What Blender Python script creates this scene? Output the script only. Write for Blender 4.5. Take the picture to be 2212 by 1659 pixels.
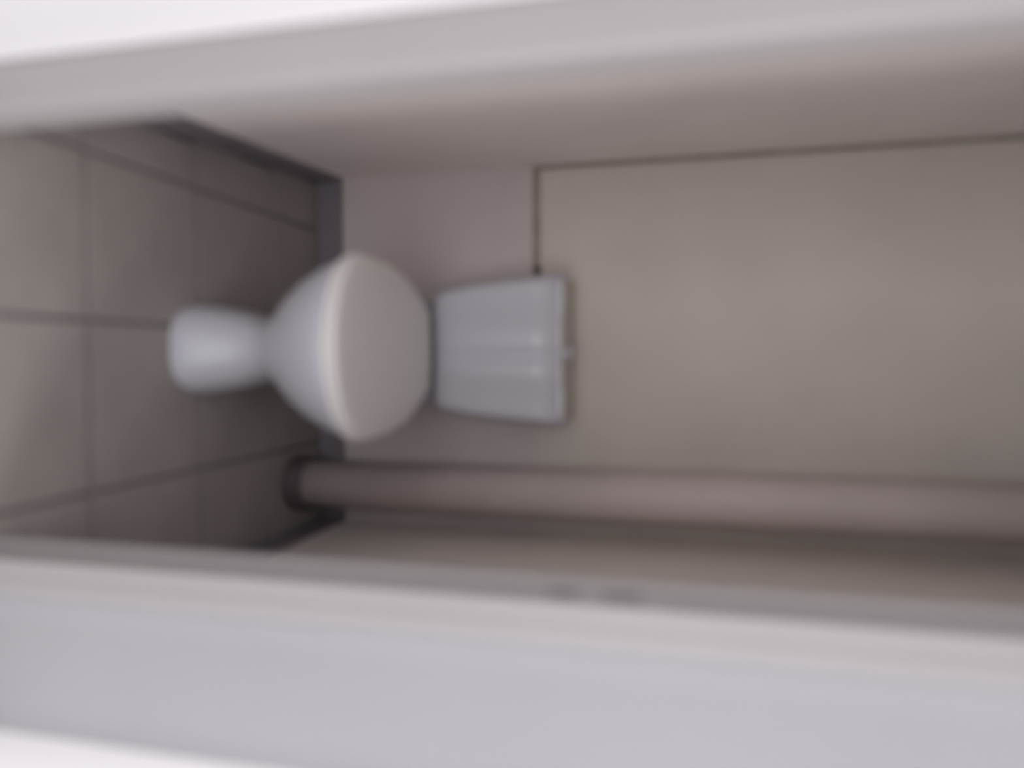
import bpy, bmesh, math
from mathutils import Vector, Matrix

for o in list(bpy.data.objects):
    bpy.data.objects.remove(o)
scene = bpy.context.scene
COL = scene.collection

# ------------------------------------------------------------------ camera
# phone held on its side: the top of the room is at the right of the picture
PITCH, YAW, ROLL, CAM_H, FPX = math.radians(13.5), math.radians(2.0), math.radians(0.41), 1.05, 1560.0
F = Vector((math.sin(YAW)*math.cos(PITCH), math.cos(YAW)*math.cos(PITCH), -math.sin(PITCH)))
R0 = Vector((math.cos(YAW), -math.sin(YAW), 0))
U0 = R0.cross(F)
R = R0*math.cos(ROLL) + U0*math.sin(ROLL)
U = U0*math.cos(ROLL) - R0*math.sin(ROLL)
cam = bpy.data.cameras.new('camera')
cam.sensor_fit = 'HORIZONTAL'
cam.sensor_width = 36.0
cam.lens = FPX/2212*36.0
cam.clip_start = 0.01
cam.dof.use_dof = True            # the photograph is out of focus, more so close by
cam.dof.focus_distance = 60.0
cam.dof.aperture_fstop = 0.86
co = bpy.data.objects.new('camera', cam)
m = Matrix((U, -R, -F)).transposed().to_4x4()
m.translation = Vector((0, 0, CAM_H))
co.matrix_world = m
COL.objects.link(co)
scene.camera = co

# ------------------------------------------------------------------ light and exposure
scene.view_settings.view_transform = 'Standard'
scene.view_settings.look = 'None'
scene.view_settings.gamma = 1.0
scene.view_settings.use_curve_mapping = False
scene.view_settings.exposure = 0.0

world = bpy.data.worlds.new('world')
scene.world = world
world.use_nodes = True
bg = world.node_tree.nodes['Background']
bg.inputs[0].default_value = (0.97, 0.97, 1.0, 1)
bg.inputs[1].default_value = 1.2

def area(name, loc, target, sx, sy, energy, col):
    l = bpy.data.lights.new(name, 'AREA')
    l.shape = 'RECTANGLE'
    l.size, l.size_y, l.energy, l.color = sx, sy, energy, col
    o = bpy.data.objects.new(name, l)
    o.location = loc
    o.rotation_euler = (Vector(target)-Vector(loc)).to_track_quat('-Z', 'Y').to_euler()
    COL.objects.link(o)
    return o
area('window_daylight', (0.5, -4.2, 0.98), (0.05, 1.6, 0.8), 3.6, 1.9, 80, (0.97, 0.97, 1.0))
area('side_fill', (-1.7, -0.5, 0.5), (0.56, 0.8, 0.2), 0.6, 0.6, 60, (1.0, 0.98, 0.99))  # added lamp without a known source, brightens the white wall corner
area('right_fill', (2.4, -0.2, 0.9), (-0.5, 1.4, 0.7), 0.8, 1.0, 40, (0.98, 0.98, 1.0))  # added lamp aimed in from the right to lift door leaf and left wall

# ------------------------------------------------------------------ materials
def mat(name, col, rough=0.5, spec=0.5, var=0.05, scale=6.0, bump=0.0, bscale=60.0, top_tint=None, coat=0.0):
    mt = bpy.data.materials.new(name)
    mt.use_nodes = True
    nt = mt.node_tree
    b = nt.nodes['Principled BSDF']
    b.inputs['Roughness'].default_value = rough
    b.inputs['Specular IOR Level'].default_value = spec
    b.inputs['Coat Weight'].default_value = coat
    tc = nt.nodes.new('ShaderNodeTexCoord')
    n = nt.nodes.new('ShaderNodeTexNoise')
    n.inputs['Scale'].default_value = scale
    n.inputs['Detail'].default_value = 4
    nt.links.new(tc.outputs['Object'], n.inputs['Vector'])
    r = nt.nodes.new('ShaderNodeValToRGB')
    r.color_ramp.elements[0].position, r.color_ramp.elements[1].position = 0.3, 0.7
    r.color_ramp.elements[0].color = (*[c*(1-var) for c in col], 1)
    r.color_ramp.elements[1].color = (*[min(1, c*(1+var)) for c in col], 1)
    nt.links.new(n.outputs['Fac'], r.inputs['Fac'])
    out = r.outputs['Color']
    if top_tint:
        # second tint on the upward-facing faces
        g = nt.nodes.new('ShaderNodeNewGeometry')
        s = nt.nodes.new('ShaderNodeSeparateXYZ')
        nt.links.new(g.outputs['True Normal'], s.inputs[0])
        mr = nt.nodes.new('ShaderNodeMapRange')
        mr.inputs['From Min'].default_value, mr.inputs['From Max'].default_value = 0.8, 0.99
        nt.links.new(s.outputs['Z'], mr.inputs['Value'])
        mx = nt.nodes.new('ShaderNodeMix'); mx.data_type = 'RGBA'
        nt.links.new(mr.outputs['Result'], mx.inputs['Factor'])
        nt.links.new(out, mx.inputs['A'])
        mx.inputs['B'].default_value = (*top_tint, 1)
        out = mx.outputs['Result']
    nt.links.new(out, b.inputs['Base Color'])
    if bump:
        n2 = nt.nodes.new('ShaderNodeTexNoise')
        n2.inputs['Scale'].default_value = bscale
        nt.links.new(tc.outputs['Object'], n2.inputs['Vector'])
        bp = nt.nodes.new('ShaderNodeBump')
        bp.inputs['Strength'].default_value = bump
        bp.inputs['Distance'].default_value = 0.002
        nt.links.new(n2.outputs['Fac'], bp.inputs['Height'])
        nt.links.new(bp.outputs['Normal'], b.inputs['Normal'])
    return mt

M = dict(
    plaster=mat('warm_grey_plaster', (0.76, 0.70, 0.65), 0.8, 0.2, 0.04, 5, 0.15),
    pale=mat('warm_grey_plaster_lit', (0.84, 0.77, 0.745), 0.8, 0.2, 0.03, 5, 0.15),  # lighter copy of the plaster: the left wall's stronger light put into the colour
    board=mat('beige_wall_board', (0.55, 0.495, 0.455), 0.7, 0.25, 0.04, 4, 0.1),
    lower=mat('mauve_lower_board', (0.53, 0.465, 0.455), 0.7, 0.25, 0.04, 4, 0.1),
    joint=mat('dark_joint', (0.34, 0.29, 0.25), 0.9, 0.1, 0.15, 20),
    tile=mat('grey_floor_tile', (0.33, 0.30, 0.285), 0.5, 0.35, 0.08, 7, 0.1, 90),
    grout=mat('dark_grout', (0.24, 0.217, 0.21), 0.9, 0.1, 0.1, 30),
    skirting=mat('slate_grey_skirting', (0.19, 0.168, 0.185), 0.45, 0.4, 0.1, 12),
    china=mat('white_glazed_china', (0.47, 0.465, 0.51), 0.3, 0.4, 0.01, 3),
    china_brown_top=mat('white_china_brown_top', (0.47, 0.465, 0.51), 0.2, 0.5, 0.01, 3, top_tint=(0.38, 0.325, 0.275)),
    lid=mat('pale_warm_plastic', (0.73, 0.70, 0.695), 0.35, 0.4, 0.01, 3),
    button=mat('pale_plastic_button', (0.46, 0.44, 0.47), 0.3, 0.5, 0.01),
    pipe=mat('mauve_grey_painted_pipe', (0.52, 0.445, 0.43), 0.5, 0.35, 0.05, 6),
    collar=mat('dark_iron_collar', (0.10, 0.08, 0.085), 0.6, 0.3, 0.15, 25),
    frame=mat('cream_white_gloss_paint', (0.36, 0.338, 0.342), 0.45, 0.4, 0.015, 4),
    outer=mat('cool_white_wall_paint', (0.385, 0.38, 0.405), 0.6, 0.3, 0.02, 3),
    white=mat('bright_white_paint', (0.92, 0.905, 0.915), 0.5, 0.3, 0.01, 3),
    leaf=mat('white_door_paint', (0.85, 0.83, 0.85), 0.4, 0.4, 0.01, 3),
    ceiling=mat('white_ceiling_paint', (0.6, 0.57, 0.54), 0.8, 0.2, 0.02, 3),
    metal=mat('dull_painted_metal', (0.42, 0.40, 0.40), 0.4, 0.5, 0.05, 20),
    slot=mat('grey_slot_shadowed_metal', (0.19, 0.178, 0.185), 0.6, 0.3, 0.1, 30),
    hole=mat('dark_hole', (0.05, 0.045, 0.045), 0.9, 0.1, 0.1, 30),
)

# ------------------------------------------------------------------ helpers
def obj(name, bm, material, parent=None, smooth=False, bevel=0.0, seg=2, kind=None, label=None, cat=None):
    bmesh.ops.recalc_face_normals(bm, faces=bm.faces)
    me = bpy.data.meshes.new(name)
    bm.to_mesh(me); bm.free()
    me.materials.append(material)
    if smooth:
        for p in me.polygons:
            p.use_smooth = True
    o = bpy.data.objects.new(name, me)
    COL.objects.link(o)
    if parent:
        o.parent = parent
        o.matrix_parent_inverse = Matrix.Translation(-parent.location)
    if bevel:
        b = o.modifiers.new('bevel', 'BEVEL')
        b.width, b.segments, b.limit_method = bevel, seg, 'ANGLE'
    if kind: o['kind'] = kind
    if label: o['label'] = label
    if cat: o['category'] = cat
    return o

def empty(name, loc, label, cat):
    o = bpy.data.objects.new(name, None)
    o.location = loc
    o.empty_display_size = 0.1
    o['label'], o['category'] = label, cat
    COL.objects.link(o)
    return o

def box(bm, x0, x1, y0, y1, z0, z1):
    vs = [bm.verts.new(p) for p in ((x0,y0,z0),(x1,y0,z0),(x1,y1,z0),(x0,y1,z0),(x0,y0,z1),(x1,y0,z1),(x1,y1,z1),(x0,y1,z1))]
    for f in ((0,3,2,1),(4,5,6,7),(0,1,5,4),(1,2,6,5),(2,3,7,6),(3,0,4,7)):
        bm.faces.new([vs[i] for i in f])
    return bm

def B(*boxes):
    bm = bmesh.new()
    for b in boxes: box(bm, *b)
    return bm

def prism(pts, z0, z1, bm=None):
    """vertical prism over a plan polygon"""
    bm = bm or bmesh.new()
    a = [bm.verts.new((x, y, z0)) for x, y in pts]
    b = [bm.verts.new((x, y, z1)) for x, y in pts]
    n = len(pts)
    bm.faces.new(a[::-1]); bm.faces.new(b)
    for i in range(n):
        bm.faces.new((a[i], a[(i+1) % n], b[(i+1) % n], b[i]))
    return bm

def slab(pts, y0, y1):
    """slab parallel to the back wall over an X-Z polygon"""
    bm = bmesh.new()
    a = [bm.verts.new((x, y0, z)) for x, z in pts]
    b = [bm.verts.new((x, y1, z)) for x, z in pts]
    n = len(pts)
    bm.faces.new(a); bm.faces.new(b[::-1])
    for i in range(n):
        bm.faces.new((a[i], b[i], b[(i+1) % n], a[(i+1) % n]))
    return bm

def loft(rings, cap=True):
    bm = bmesh.new()
    vr = [[bm.verts.new(p) for p in r] for r in rings]
    n = len(rings[0])
    for a, b in zip(vr, vr[1:]):
        for i in range(n):
            bm.faces.new((a[i], a[(i+1) % n], b[(i+1) % n], b[i]))
    if cap:
        bm.faces.new(vr[0][::-1]); bm.faces.new(vr[-1])
    return bm

# ------------------------------------------------------------------ the setting
YB = 1.944                       # face of the back wall
YF = 0.853                       # face of the doorway wall, on the camera's side
YI = 1.0                         # its face inside the closet
CEIL = 2.45
XLB, XLF = -0.526, -0.468        # left wall at the back and at the doorway: slightly out of square
XR = 0.475
def xl(y): return XLB + (YB-y)/(YB-YI)*(XLF-XLB)

floor = obj('floor', B((-1.6, 1.6, -2.2, YB+0.1, -0.12, -0.008)), M['grout'], kind='structure',
            label='grey tiled floor of the narrow toilet room', cat='floor')
# floor tiles, each piece its own; the grid runs on out of the doorway
gap = 0.0038
xs = [-1.296, -0.991, -0.684, -0.377, -0.072, 0.243, 0.548, 0.853, 1.158, 1.463]
ys = [-0.435, -0.13, 0.175, 0.480, 0.785, 1.092, 1.397, 1.702, 2.007]
tile_mesh = {}
for i in range(len(xs)-1):
    for j in range(len(ys)-1):
        x0, x1, y0, y1 = xs[i]+gap, xs[i+1]-gap, ys[j]+gap, ys[j+1]-gap
        inside = y0 > YI
        if inside and (x1 < XLB or x0 > XR): continue
        if inside:
            y1 = min(y1, YB-0.012); x1 = min(x1, XR-0.002)
            x0 = max(x0, xl(max(y0, YI))+0.004)
        if y1-y0 < 0.03 or x1-x0 < 0.03: continue
        key = (round(x1-x0, 3), round(y1-y0, 3))
        if key not in tile_mesh:
            t = obj('tile', B((0, x1-x0, 0, y1-y0, -0.008, 0.0)), M['tile'], floor, bevel=0.0015, seg=1)
            tile_mesh[key] = t.data
        else:
            t = bpy.data.objects.new('tile', tile_mesh[key])
            COL.objects.link(t); t.parent = floor
        t.location = (x0, y0, 0)

ceiling = obj('ceiling', B((-1.6, 1.6, -2.2, YB+0.1, CEIL, CEIL+0.06)), M['ceiling'], kind='structure',
              label='plain pale ceiling over the toilet room', cat='ceiling')

# back wall: a dark backing with a lower and an upper board, the joint between them open left of the cistern
wall_back = obj('wall_back', B((XLB-0.1, XR+0.1, YB+0.014, YB+0.1, 0, CEIL)), M['joint'], kind='structure',
                label='warm grey back wall of two boards behind the toilet', cat='wall')
JX, J0, J1 = -0.235, 0.641, 0.664
obj('lower_board', slab([(XLB, 0.0), (XR, 0.0), (XR, J0+0.012), (JX+0.012, J0+0.012), (JX, J0), (XLB, J0)], YB, YB+0.014),
    M['lower'], wall_back)
obj('upper_board', slab([(XLB+0.012, J1), (JX, J1), (JX+0.012, J0+0.0125), (XR, J0+0.0125), (XR, CEIL), (XLB+0.012, CEIL)], YB, YB+0.014),
    M['board'], wall_back)
bm = bmesh.new()
bmesh.ops.create_cone(bm, cap_ends=True, segments=16, radius1=0.011, radius2=0.009, depth=0.012,
                      matrix=Matrix.Translation((-0.245, YB-0.004, 0.656)) @ Matrix.Rotation(math.pi/2, 4, 'X'))
obj('wall_plug', bm, M['collar'], wall_back)

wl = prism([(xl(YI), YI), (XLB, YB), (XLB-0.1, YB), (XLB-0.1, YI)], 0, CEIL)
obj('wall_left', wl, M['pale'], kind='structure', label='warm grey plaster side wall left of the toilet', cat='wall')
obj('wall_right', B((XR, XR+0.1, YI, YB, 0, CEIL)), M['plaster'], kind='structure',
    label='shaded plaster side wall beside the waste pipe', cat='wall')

# dark skirting
SK = 0.078
obj('baseboard_back', B((XLB, XR, YB-0.012, YB, 0, SK)), M['skirting'], bevel=0.002, kind='structure',
    label='dark slate skirting along the back wall', cat='skirting')
d = 0.014
obj('baseboard_left', prism([(xl(YI), YI), (xl(YI)+d, YI), (XLB+d, YB-0.012), (XLB, YB-0.012)], 0, SK), M['skirting'],
    bevel=0.002, kind='structure', label='dark slate skirting along the left wall', cat='skirting')
obj('baseboard_right', B((XR-0.012, XR, YI, YB-0.012, 0, SK)), M['skirting'], bevel=0.002, kind='structure',
    label='dark slate skirting behind the waste pipe', cat='skirting')

# wall with the doorway
XW = 0.563                        # inner corner where the room's side wall comes forward
wf = obj('wall_front', B((-1.5, -0.432, YF+0.015, YI, 0, CEIL), (0.3455, 1.5, YF+0.015, YI, 0, CEIL), (-0.43, 0.3455, YF+0.015, YI, 2.04, CEIL)),
         M['outer'], kind='structure', label='cool white wall around the doorway', cat='wall')
obj('wall_side', B((XW, XW+0.1, 0.74, YF+0.015, 0, CEIL)), M['white'], kind='structure',
    label='bright white wall corner coming forward right of the doorway', cat='wall')

# left door jamb: one smooth lining with a rounded nose
H = 1.97
prof = []
jx, jy = -0.348, 0.90             # inmost edge
pts = [(-0.432, YI), (-0.432, YF), (-0.425, YF-0.004), (-0.365, YF-0.004), (-0.358, YF-0.001), (-0.354, YF+0.008), (-0.351, YF+0.022),
       (jx-0.001, jy-0.006), (jx, jy), (-0.360, 0.93), (-0.39, YI)]
obj('trim_1', prism(pts, 0, H), M['frame'], smooth=False, bevel=0.003, kind='structure',
    label='cream white door jamb on the left side of the doorway', cat='door frame')
# right door jamb: stop, rebate and grooved casing
trim2 = obj('trim_2', prism([(0.312, YI), (0.2925, 0.915), (0.2925, YF+0.004), (0.2955, YF-0.001), (0.299, YF-0.002), (0.3165, YF-0.002), (0.3185, YF+0.002),
                     (0.321, YF+0.002), (0.3235, YF-0.002), (0.3425, YF-0.002), (0.3455, YF+0.001), (0.3455, YI)], 0, H), M['frame'],
            bevel=0.0012, kind='structure', label='cream white rebated door jamb with latch plate on the right', cat='door frame')
obj('door_stop', B((0.2785, 0.2925, 0.893, 0.914, 0, H)), M['frame'], trim2, bevel=0.003)
pl = obj('latch_plate', B((0.2912, 0.2926, YF+0.006, 0.892, 0.865, 1.035)), M['frame'], trim2, bevel=0.0004)
for z0, z1 in ((0.886, 0.922), (0.955, 1.000)):
    obj('latch_slot', B((0.2903, 0.2915, YF+0.010, 0.890, z0, z1)), M['slot'], pl)
obj('trim_3', B((-0.43, 0.3455, YF-0.002, YI, H, H+0.07)), M['frame'], bevel=0.003, kind='structure',
    label='cream white head across the top of the doorway', cat='door frame')

# open door leaf, hung on the left jamb and swung out towards the camera
door = empty('door_1', (-0.428, YF-0.008, 0.01), 'white door leaf swung open at the left of the doorway', 'door')
door['kind'] = 'structure'
def leaf_pt(s, t):               # s along the leaf from the hinge, t through its thickness
    a = math.radians(4)
    return (-0.4265 - s*math.sin(a) - t*math.cos(a), YF-0.0045 - s*math.cos(a) + t*math.sin(a))
obj('door_leaf', prism([leaf_pt(0, 0), leaf_pt(0.66, 0), leaf_pt(0.66, 0.036), leaf_pt(0, 0.036)], 0.01, 1.95), M['leaf'], door, bevel=0.004)
x, y = leaf_pt(0.60, -0.02)
bm = B((x-0.012, x+0.012, y-0.012, y+0.10, 0.99, 1.012))
obj('handle', bm, M['metal'], door, bevel=0.006)

# ------------------------------------------------------------------ toilet
TX = -0.0235
toilet = empty('toilet', (TX, 1.5, 0), 'white china toilet with closed pale lid and cistern on grey floor tiles', 'toilet')
N = 56
def plan(yf, ym, yb, hw, z, back=0.8, p=2.6, e=1.0, pf=2.0):
    """plan outline: half ellipse in front, squarer tapering half behind"""
    r = []
    for k in range(N):
        a = 2*math.pi*k/N
        c, sn = math.cos(a), math.sin(a)
        if sn <= 0:
            x = hw*math.copysign(abs(c)**(2/pf), c)
            y = ym - (ym-yf)*abs(sn)**(2/pf)
        else:
            x = hw*math.copysign(abs(c)**(2/p), c)
            t = abs(sn)**(2/p)
            y = ym + (yb-ym)*t
            x *= 1-(1-back)*t**e
        r.append((TX+x, y, z))
    return r
body = [plan(1.300, 1.43, 1.80, .0985, 0.0, pf=2.7), plan(1.297, 1.43, 1.80, .1005, .006, pf=2.7), plan(1.302, 1.43, 1.80, .0985, .03, pf=2.7),
        plan(1.318, 1.43, 1.80, .091, .07, pf=2.6), plan(1.335, 1.43, 1.80, .080, .115, pf=2.4), plan(1.345, 1.43, 1.79, .068, .15),
        plan(1.345, 1.42, 1.77, .0635, .172), plan(1.33, 1.41, 1.75, .070, .195), plan(1.305, 1.39, 1.74, .092, .225),
        plan(1.272, 1.37, 1.74, .120, .262), plan(1.24, 1.36, 1.75, .147, .305), plan(1.218, 1.35, 1.78, .165, .345),
        plan(1.205, 1.345, 1.80, .175, .378), plan(1.202, 1.34, 1.80, .177, .395), plan(1.206, 1.34, 1.80, .174, .403)]
obj('bowl', loft(body), M['china'], toilet, smooth=True, bevel=0.0)
def plate(z0, z1, yf, ym, yb, hw, back, r, dome=0.0):
    rings = [plan(yf+r, ym, yb-r, hw-r, z0, back, 3.6, 2.2)]
    for q in (0.15, 0.5, 0.85):
        k = r*(1-math.sin(math.acos(abs(2*q-1))))
        rings.append(plan(yf+k, ym, yb-k, hw-k, z0+(z1-z0)*q, back, 3.6, 2.2))
    rings.append(plan(yf+r, ym, yb-r, hw-r, z1, back, 3.6, 2.2))
    for q, h in ((0.06, .5), (0.14, .8), (0.3, 1.0)):
        rings.append(plan(yf+r+q*(ym-yf), ym, yb-r-q*(yb-ym), hw*(1-q)-r, z1+dome*h, back, 3.6, 2.2))
    return loft(rings)
obj('seat', plate(.4035, .4155, 1.196, 1.332, 1.69, .187, .72, .005), M['lid'], toilet, smooth=True)
lid = obj('seat_lid', plate(.417, .4305, 1.197, 1.332, 1.716, .1865, .72, .006, .003), M['lid'], toilet, smooth=True)
for sx in (-0.075, 0.075):
    bm = bmesh.new()
    bmesh.ops.create_cone(bm, cap_ends=True, segments=16, radius1=0.011, radius2=0.011, depth=0.045,
                          matrix=Matrix.Translation((TX+sx, 1.706, .418)) @ Matrix.Rotation(math.pi/2, 4, 'Y'))
    obj('lid_hinge', bm, M['lid'], toilet, smooth=True)
# deck between bowl and cistern
obj('deck', B((TX-.135, TX+.135, 1.66, 1.925, .34, .408)), M['china'], toilet, bevel=0.02, seg=4, smooth=True)

# cistern: tapers downwards, a shallow raised panel with a groove on its front
def tank_ring(z, hw, yf, yb, r, relief=0.0):
    out = []
    def arc(cx, cy, a0, a1, n=6):
        for i in range(n+1):
            a = a0+(a1-a0)*i/n
            out.append((TX+cx+r*math.cos(a), cy+r*math.sin(a), z))
    pi = math.pi
    arc(hw-r, yb-r, 0, pi/2); arc(-hw+r, yb-r, pi/2, pi); arc(-hw+r, yf+r, pi, 1.5*pi)
    s = hw/.187
    for x, dpt in ((-.085, 0), (-.070, 1), (-.02, 1.2), (.0, 1.0), (.010, .2), (.022, .2), (.032, 1.0), (.045, 1.2), (.078, 1), (.093, 0)):
        out.append((TX+x*s, yf-1.7*relief*dpt, z))
    arc(hw-r, yf+r, 1.5*pi, 2*pi)
    return out
YT, YBK = 1.744, YB-0.006
rings = [tank_ring(.412, .134, YT+.03, YBK, .025), tank_ring(.425, .150, YT+.012, YBK, .03, .001), tank_ring(.45, .157, YT+.006, YBK, .03, .003),
         tank_ring(.52, .169, YT+.003, YBK, .03, .005), tank_ring(.60, .177, YT+.001, YBK, .03, .005), tank_ring(.68, .1835, YT, YBK, .03, .005),
         tank_ring(.750, .187, YT-.001, YBK, .03, .005)]
tank = obj('cistern', loft(rings), M['china'], toilet, smooth=True)
rings = [tank_ring(.7503, .187, YT-.001, YBK, .03, .005), tank_ring(.7545, .1865, YT-.0005, YBK-.001, .03, .005),
         tank_ring(.7585, .182, YT+.004, YBK-.006, .028, .003)]
clid = obj('cistern_lid', loft(rings), M['china_brown_top'], toilet, smooth=False, label='cistern lid with a brown top')
bm = bmesh.new()
bmesh.ops.create_cone(bm, cap_ends=True, segments=24, radius1=0.021, radius2=0.019, depth=0.012,
                      matrix=Matrix.Translation((TX+.006, 1.80, .764)))
obj('push_button', bm, M['button'], clid, smooth=False, bevel=0.002)

# ------------------------------------------------------------------ waste pipe in the right-hand corner
PX, PY, PR = 0.340, 1.80, 0.062
pipe = empty('waste_pipe', (PX, PY, 0), 'mauve grey upright waste pipe in the corner right of the toilet', 'pipe')
def tube(r0, r1, z0, z1, n=40):
    bm = bmesh.new()
    bmesh.ops.create_cone(bm, cap_ends=True, segments=n, radius1=r0, radius2=r1, depth=z1-z0,
                          matrix=Matrix.Translation((PX, PY, (z0+z1)/2)))
    return bm
obj('pipe_shaft', tube(PR, PR, 0.045, CEIL-0.001), M['pipe'], pipe, smooth=False, bevel=0)
for p in bpy.data.objects['pipe_shaft'].data.polygons: p.use_smooth = abs(p.normal.z) < 0.5
obj('floor_collar', tube(PR+.014, PR+.010, 0.0, 0.048), M['collar'], pipe, bevel=0.004)
